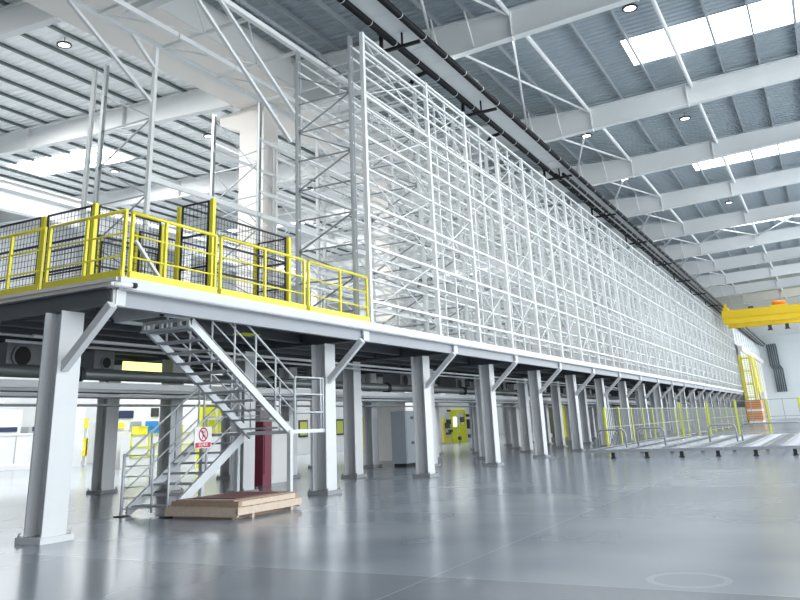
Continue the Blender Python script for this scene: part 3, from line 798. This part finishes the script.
tag(MB().box(14.15, 15.45, 15.2, 15.24, 2.98, 3.22).build('lit_screen', mat('yellow_lit_screen', (.9,.95,.4), .5, emit=(.85,1,.25), es=1.5)), 'bright yellow strip window glowing above the grey pipe under the platform', 'lit panel')
tag(MB().box(12.9, 13.45, 10.45, 10.75, 3.385, 3.398).build('sticker_plate', M['lime']), 'small yellow-green plate under the deck above the stairs', 'plate')

# electric cabinet and hydrant cabinet between the columns
e = empty('electric_cabinet', (27.4, 14.0, 0), 'grey electric cabinet standing between the platform columns', 'cabinet')
MB().box(26.7, 28.2, 14.0, 14.6, .12, 1.95).build('body', M['cabinet'], e)
MB().box(26.75, 28.15, 14.05, 14.55, 0, .12).build('plinth', M['rubber'], e)
for z0, z1 in ((.2, 1.02), (1.06, 1.9)):
    d_ = MB().box(26.76, 28.14, 13.985, 14.0, z0, z1).build('door', M['cabinet'], e)
    MB().box(27.95, 28.0, 13.96, 13.985, (z0+z1)/2-.08, (z0+z1)/2+.08).box(27.1, 27.5, 13.98, 13.985, z1-.25, z1-.15).build('door_handle', M['dark'], e)
e = empty('hydrant_cabinet', (18.9, 14.5, 0), 'maroon red cabinet standing behind the stairs under the platform', 'cabinet')
MB().box(18.6, 19.0, 14.3, 14.7, .0, 1.7).build('body', M['maroon'], e)
MB().box(18.65, 18.96, 14.28, 14.3, .3, 1.6).build('door', M['maroon'], e)
tag(MB().box(19.4, 20.3, 14.6, 15.1, .0, 1.7).box(19.45,20.25,14.58,14.6,.1,1.6).build('utility_cabinet', M['partition'], bevel=.01), 'white utility cabinet beside the maroon cabinet', 'cabinet')

# ------------------------------------------------------------------ background under the deck
# clean-room wall with windows and yellow doors
struct('wall_back', MB().box(38, 54, 29, 29.2, 0, 4.2), M['partition'])
def wall_window(x, z0, z1, w, n, lime=True):
    e = struct('window_%d' % n, MB().box(x, x+w, 28.95, 29, z0, z1), M['ink'])
    MB().box(x+.1, x+w-.1, 28.93, 28.95, z0+.1, z1-.1).build('pane', M['limeglass'] if lime else M['litpanel'], e)
k = wn_ + 1
for x in (38.2, 41.2, 45.4, 50.1): wall_window(x, 1.0, 2.0, .95, k); k += 1
def wall_door(x, n, y=29):
    e = struct('door_%d' % n, MB().box(x, x+.95, y-.06, y, 0, 2.1), M['lime'])
    MB().box(x+.2, x+.75, y-.075, y-.06, 1.1, 1.9).build('pane', M['litpanel'], e)
    MB().box(x+.08, x+.14, y-.1, y-.06, .95, 1.05).build('door_handle', M['dark'], e)
wall_door(48.8, 1)
# machine enclosure with yellow doors, seen between two columns
e = empty('yellow_machine', (60, 26.5, 0), 'white machine enclosure with large yellow doors seen between the platform columns', 'machine')
MB().box(54.5, 66, 26.2, 29, 0, 3.6).build('casing', M['partition'], e)
MB().box(57.5, 58.5, 26.1, 26.2, 0, 2.2).box(57.3,60.3,26.1,26.2,2.2,2.45).box(60.1,60.3,26.1,26.2,0,2.2).build('door', M['lime'], e)
MB().box(58.9, 60.1, 26.05, 26.2, 0, 1.35).build('door', M['lime'], e)
MB().box(55.9, 57.2, 26.1, 26.2, .1, .5).box(55.9,56.2,26.1,26.2,.5,1.9).build('lower_panel', M['yellow'], e)
MB().box(57.8, 58.35, 26.05, 26.1, 1.2, 1.9).build('window', M['litpanel'], e)
for (x, z, w, h) in ((56.3, 1.1, .5, .4), (56.7, 1.4, .35, .35), (56.5, .65, .5, .15), (59.3, 1.5, .3, .4), (60.6, 1.0, .4, .7), (60.7, .3, .4, .25), (57.0, .8, .3, .2), (58.6, .2, .25, .25), (60.5, 1.9, .2, .2), (56.9, 2.3, .2, .15)):
    MB().box(x, x+w, 25.95, 26.2, z, z+h).build('fixture', M['dark'], e)
# machine blocks farther along, body colour standing for the shade under the deck
for j, (x, y, w) in enumerate(((68, 20.5, 8), (79, 20.5, 9), (91, 20.5, 12))):
    e = empty('grey_machine', (x, y, 0), ['grey and black machine behind the wire fence, nearest the yellow machine', 'grey and black machine behind the wire fence, second along', 'grey and black machine behind the wire fence, farthest along'][j], 'machine')
    MB().box(x, x+w, y, y+2, .3, 2.9).build('body', M['olive'], e)
    for i in range(4): MB().box(x+.3+i*w/4, x+w/4+i*w/4-.1, y-.06, y, 1.3, 2.3).build('panel', M['dark'], e)
    MB().box(x, x+.4, y-.2, y, 0, 2.6).box(x+w-.4, x+w, y-.2, y, 0, 2.6).build('guard_post', M['lime'], e)
    for i in range(3): MB().cbox(x+.5+i*(w-1)/2, y+1, 0, .3, .3, .3).build('leg', M['dark'], e)
# notice boards and yellow-marked shelf on the left
struct('wall_screen', MB().box(27.0, 34.5, 30.3, 30.45, 0, 3.6), M['partition'])
boards = [(28.0,1.80,.5,.36,'lime'),(28.75,1.78,.85,.42,'cabinet'),(29.75,1.78,1.0,.42,'blue'),(31.3,1.75,.6,.4,'cabinet'),(28.0,2.30,1.0,.35,'navy'),(30.2,2.35,.5,.42,'dark')]
for j, (x, z, w, h, m_) in enumerate(boards):
    e = empty('notice_board', (x, 30.28, z), ['small framed notice at the left end of the lower row on the white screen wall', 'framed grey notice, second in the lower row on the white screen wall', 'framed blue notice, third in the lower row on the white screen wall', 'framed notice at the right end of the lower row on the white screen wall', 'dark blue board above the row of notices', 'black wall fixture above the row of notices'][j], 'notice board')
    MB().box(x, x+w, 30.24, 30.30, z, z+h).build('frame', M['signwhite'] if j < 4 else M[m_], e)
    MB().box(x+.07, x+w-.07, 30.22, 30.24, z+.06, z+h-.06).build('sheet', M[m_], e)
e = empty('marked_shelf', (30, 29.4, 0), 'white shelf unit with yellow edge strips in front of the notices', 'shelf')
MB().box(28.0, 32.6, 29.3, 29.9, 0, 1.55).build('body', M['partition'], e)
sh = MB()
for z in (.5, .95, 1.5): sh.box(28.0, 32.6, 29.26, 29.3, z, z+.05)
for i in range(5): sh.box(28.0+i*1.13, 28.06+i*1.13, 29.26, 29.3, .5, 1.55)
sh.build('edge_strip', M['lime'], e)
for j, (x, m_, lab) in enumerate(((29.4,'blue','blue storage box on the marked shelf'), (28.55,'yellow','yellow box on the marked shelf'), (31.0,'lime','small lime green box on the marked shelf'))):
    tag(MB().box(x, x+.55, 29.35, 29.8, 1.552, 1.90).box(x-.02,x+.57,29.33,29.82,1.85,1.90).build('storage_box', M[m_]), lab, 'box')
e = empty('machine_guard', (29.5, 26.0, 0), 'yellow panelled machine guard seen behind the lower stair flight', 'machine guard')
MB().box(29.2, 31.2, 26.0, 26.3, 1.45, 2.75).build('panel', M['lime'], e)
MB().box(29.2, 29.35, 26.0, 26.3, 0, 1.45).box(31.05, 31.2, 26.0, 26.3, 0, 1.45).build('leg', M['lime'], e)
MB().box(29.15, 31.25, 25.95, 26.0, 2.05, 2.12).box(30.15, 30.22, 25.95, 26.0, 1.45, 2.75).build('frame', M['white'], e)
# low white partition and machines in the left bay
e = empty('low_partition', (30, 39, 0), 'low white panelled partition at the far left of the floor', 'partition')
MB().box(18, 31.6, 39, 39.2, .25, 1.75).build('panel', M['partition'], e)
MB().box(18, 31.6, 38.95, 39.25, 1.75, 1.85).box(18,31.6,38.9,39.3,0,.25).build('rail', M['signwhite'], e)
for i in range(10): MB().box(18.3+i*1.35, 18.34+i*1.35, 38.97, 39, .3, 1.7).build('seam', M['sheetgrey'], e)
for j, (x, z, w, h, m_, lab) in enumerate(((25.4,0,2.4,2.6,'partition','white machine housing behind the low partition at far left'), (28.4,0,1.7,3.1,'partition','tall white machine with navy base panel behind the low partition'), (30.6,0,1.2,2.2,'sheetgrey','grey machine cabinet at the end of the low partition'), (35.8,0,2.0,2.4,'partition','white machine housing between the big column and the next one'))):
    e = empty('machine_housing', (x, 40, 0), lab, 'machine')
    MB().box(x, x+w, 40, 41.5, z, h).build('body', M[m_], e)
    MB().box(x+.25, x+w-.25, 39.95, 40, 1.95, 2.2).build('window', M['navy'], e)
    MB().box(x+.2, x+.55, 39.9, 40, 1.5, 1.75).build('control_panel', M['blue'], e)
    MB().box(x+.2, x+w-.2, 39.97, 40, .3, 1.2).build('access_panel', M['signwhite'], e)
e = empty('machine_guard', (32.3, 38, 0), 'yellow machine frame seen just right of the big front column', 'machine frame')
MB().box(31.95, 32.85, 37.8, 38.0, 2.0, 2.55).build('upper_panel', M['yellow'], e)
MB().box(32.0, 32.95, 37.8, 38.0, .5, 1.45).build('lower_panel', M['yellow'], e)
MB().box(32.15, 32.5, 37.7, 37.8, .8, 1.25).build('window', M['litpanel'], e)
MB().box(32.0, 32.1, 37.8, 38.0, 0, 2.0).box(32.8, 32.9, 37.8, 38.0, 0, 2.0).build('post', M['white'], e)

# ------------------------------------------------------------------ right: low conveyors, fences, hoops
ORD = ['first', 'second', 'third', 'fourth', 'fifth', 'sixth', 'seventh', 'eighth', 'ninth']
for k in range(9):
    y1 = 8.35 - k*1.2; y0 = y1 - 1.05
    e = empty('chain_conveyor', (30, y0, 0), ORD[k] + ' low steel floor conveyor lane counted from the platform columns', 'conveyor', 'low conveyor lanes on the floor')
    xs = 30.4
    for y in (y0, y0+.52, y1): MB().box(xs, 46.4, y-.03, y+.03, .20, .30).build('side_rail', M['convframe'], e)
    MB().box(xs-.06, xs, y0-.06, y1+.06, .20, .30).build('end_beam', M['convframe'], e)
    rm = MB().tube((0, .03, .26), (0, 1.02, .26), .035, 8).mesh('roller', M['roller']) if k == 0 else rm
    for i in range(14): inst(rm, 'roller', (xs+.4+i*1.15, y0, 0), e)
    for x in (xs, xs+5, xs+10, xs+15.5):
        MB().cbox(x+.02, y0+.12, 0, .10, .12, .20).cbox(x+.02, y0+.12, 0, .16, .18, .03).build('leg', M['rubber'], e)
hoop_lab = ['bent tube hoop guard on the first conveyor lanes, nearest the columns', 'bent tube hoop guard on the conveyors, second from the columns', 'bent tube hoop guard on the conveyors, third from the columns', 'bent tube hoop guard on the conveyors, fourth from the columns', 'bent tube hoop guard on the conveyors, fifth from the columns']
for k, (x, y0, y1) in enumerate(((32.2, 8.35, 7.3), (33.6, 7.15, 6.1), (36, 4.75, 3.7), (36.5, 3.55, 1.3), (37, 1.15, -1.1))):
    tag(MB().path([(x,y0,.3),(x,y0,.82),(x,y0-.06,.92),(x,y0-.14,.96),(x,y1+.14,.96),(x,y1+.06,.92),(x,y1,.82),(x,y1,.3)], .035, 8).build('hoop_guard', M['convframe']), hoop_lab[k], 'guard hoop')
# fence across the lanes: yellow posts with mesh
def light_fence(label, pts, h, group, name='wire_fence', step=.35, zb=.15):
    e = empty(name, (pts[0][0], pts[0][1], 0), label, 'fence', group)
    for (x, y) in pts:
        MB().cbox(x, y, 0, .08, .08, h).cbox(x, y, 0, .2, .2, .02).build('post', M['lime'], e)
    for (a, b) in zip(pts[:-1], pts[1:]):
        m = MB(); p, q = Vector((*a,0)), Vector((*b,0)); d = q-p; L_ = d.length; d.normalize(); p = p+d*.06; L_ -= .12
        f_ = MB()
        for z in (zb, h*.55, h-.05): f_.bar((p.x,p.y,z), (p.x+d.x*L_, p.y+d.y*L_, z), .03)
        m = f_
        n = max(2, int(L_/step))
        for i in range(n+1):
            t = i*L_/n; m.bar((p.x+d.x*t, p.y+d.y*t, zb), (p.x+d.x*t, p.y+d.y*t, h-.05), .03)
        m.build('wire_panel', M['wiregrey'], e)
    return e
YF = [(0,0),(0,0)]+[(48.0, y) for y in (7.67, 6.23, 4.76, 3.2, 1.6, 0, -1.6)]
light_fence('wire fence with yellow posts crossing the conveyor lanes', YF[2:], 2.05, 'fences around the conveyors', step=.7, zb=.42)
FA = [(35.2+i*2.6, 8.75) for i in range(6)] + [(52.6+i*4.5, 8.75) for i in range(11)]
light_fence('long wire fence along the platform columns with close upright bars', FA, 1.85, 'fences around the conveyors', step=.28)

# far end of the rack: yellow access cage, orange crates, white column
e = empty('yellow_cage_tower', (111, 8.8, 0), 'tall yellow mesh access tower at the far end of the rack', 'tower')
for (x, y) in ((110.5,9.6),(110.5,8.4),(113.5,9.6),(113.5,8.4)): MB().cbox(x, y, 0, .16, .16, 8.3).build('post', M['yellow'], e)
tw = MB()
for i in range(28):
    z = .8+i*.27
    tw.box(110.45, 110.5, 8.4, 9.6, z, z+.06)
for i in range(6): tw.box(110.46, 110.5, 8.5+i*.2, 8.53+i*.2, .8, 8.2)
tw.build('mesh_side', M['lime'], e)
for i in range(5): MB().box(110.5, 113.5, 8.4, 9.6, 1.5+i*1.6, 1.56+i*1.6).build('platform', M['yellow'], e)
e = empty('yellow_ladder', (112, 7.9, 0), 'slanting yellow ladder beside the yellow access tower', 'ladder')
MB().bar((110.5, 8.15, 7.9), (109, 7.75, 1.6), .18).build('side_rail', M['yellow'], e)
MB().bar((111.0, 7.85, 7.9), (109.5, 7.45, 1.6), .18).build('side_rail', M['yellow'], e)
for i in range(16):
    t = i/15; MB().bar((110.5-1.5*t, 8.15-.4*t, 7.9-6.3*t), (111-1.5*t, 7.85-.4*t, 7.9-6.3*t), .07).build('rung', M['yellow'], e)
for j, (z, lab) in enumerate(((.35, 'orange slatted crate at the bottom below the yellow tower'), (1.65, 'orange slatted crate stacked on top below the yellow tower'))):
    e = empty('orange_crate', (106, 8.2, z), lab, 'crate')
    MB().box(104.5, 107.5, 7.55, 9.2, z, z+1.05).build('body', M['orange'], e)
    sl = MB()
    for i in range(4): sl.box(104.42, 104.5, 7.5, 9.25, z+.08+i*.25, z+.16+i*.25)
    sl.build('slat', M['wood'], e)
    if j == 0: MB().box(104.5,107.5,7.55,9.2,1.40,1.65).box(104.5,107.5,7.6,9.1,0,.35).build('spacer', M['signwhite'], e)
struct('building_column', MB().box(108.2, 109.2, 7.2, 7.6, 0, 3.6), M['white'])
tag(MB().box(118, 119, 9.0, 9.7, 0, 1.9).box(117.95,119.05,8.95,9.75,1.9,1.96).build('store_cabinet', M['cabinet']), 'grey cabinet beside the warm white inner wall far away', 'cabinet')

# ------------------------------------------------------------------ light and camera
w = bpy.data.worlds.new('overcast_sky'); SC.world = w; w.use_nodes = True
bg = w.node_tree.nodes['Background']; bg.inputs[0].default_value = (.90,.96,1,1); bg.inputs[1].default_value = 3.0
cam = bpy.data.cameras.new('camera'); co = bpy.data.objects.new('camera', cam); C.objects.link(co)
yaw, pit, rol = 0.4898482764592358, 0.31945262897201104, -0.04130216756726841
fw = Vector((math.cos(yaw)*math.cos(pit), math.sin(yaw)*math.cos(pit), math.sin(pit)))
rt = Vector((math.sin(yaw), -math.cos(yaw), 0)); up = rt.cross(fw)
r2 = rt*math.cos(rol)+up*math.sin(rol); u2 = up*math.cos(rol)-rt*math.sin(rol)
mtx = Matrix((r2, u2, -fw)).transposed().to_4x4(); mtx.translation = Vector((0,0,1.44))
co.matrix_world = mtx
cam.sensor_width = 36; cam.lens = 775.838*36/800
cam.shift_x = -(389.081-400)/800; cam.shift_y = (169.199-300)/800
cam.clip_end = 400; cam.clip_start = .05
SC.camera = co
SC.view_settings.view_transform = 'Standard'; SC.view_settings.look = 'None'; SC.view_settings.gamma = 1
SC.view_settings.use_curve_mapping = False
SC.view_settings.exposure = 0.42
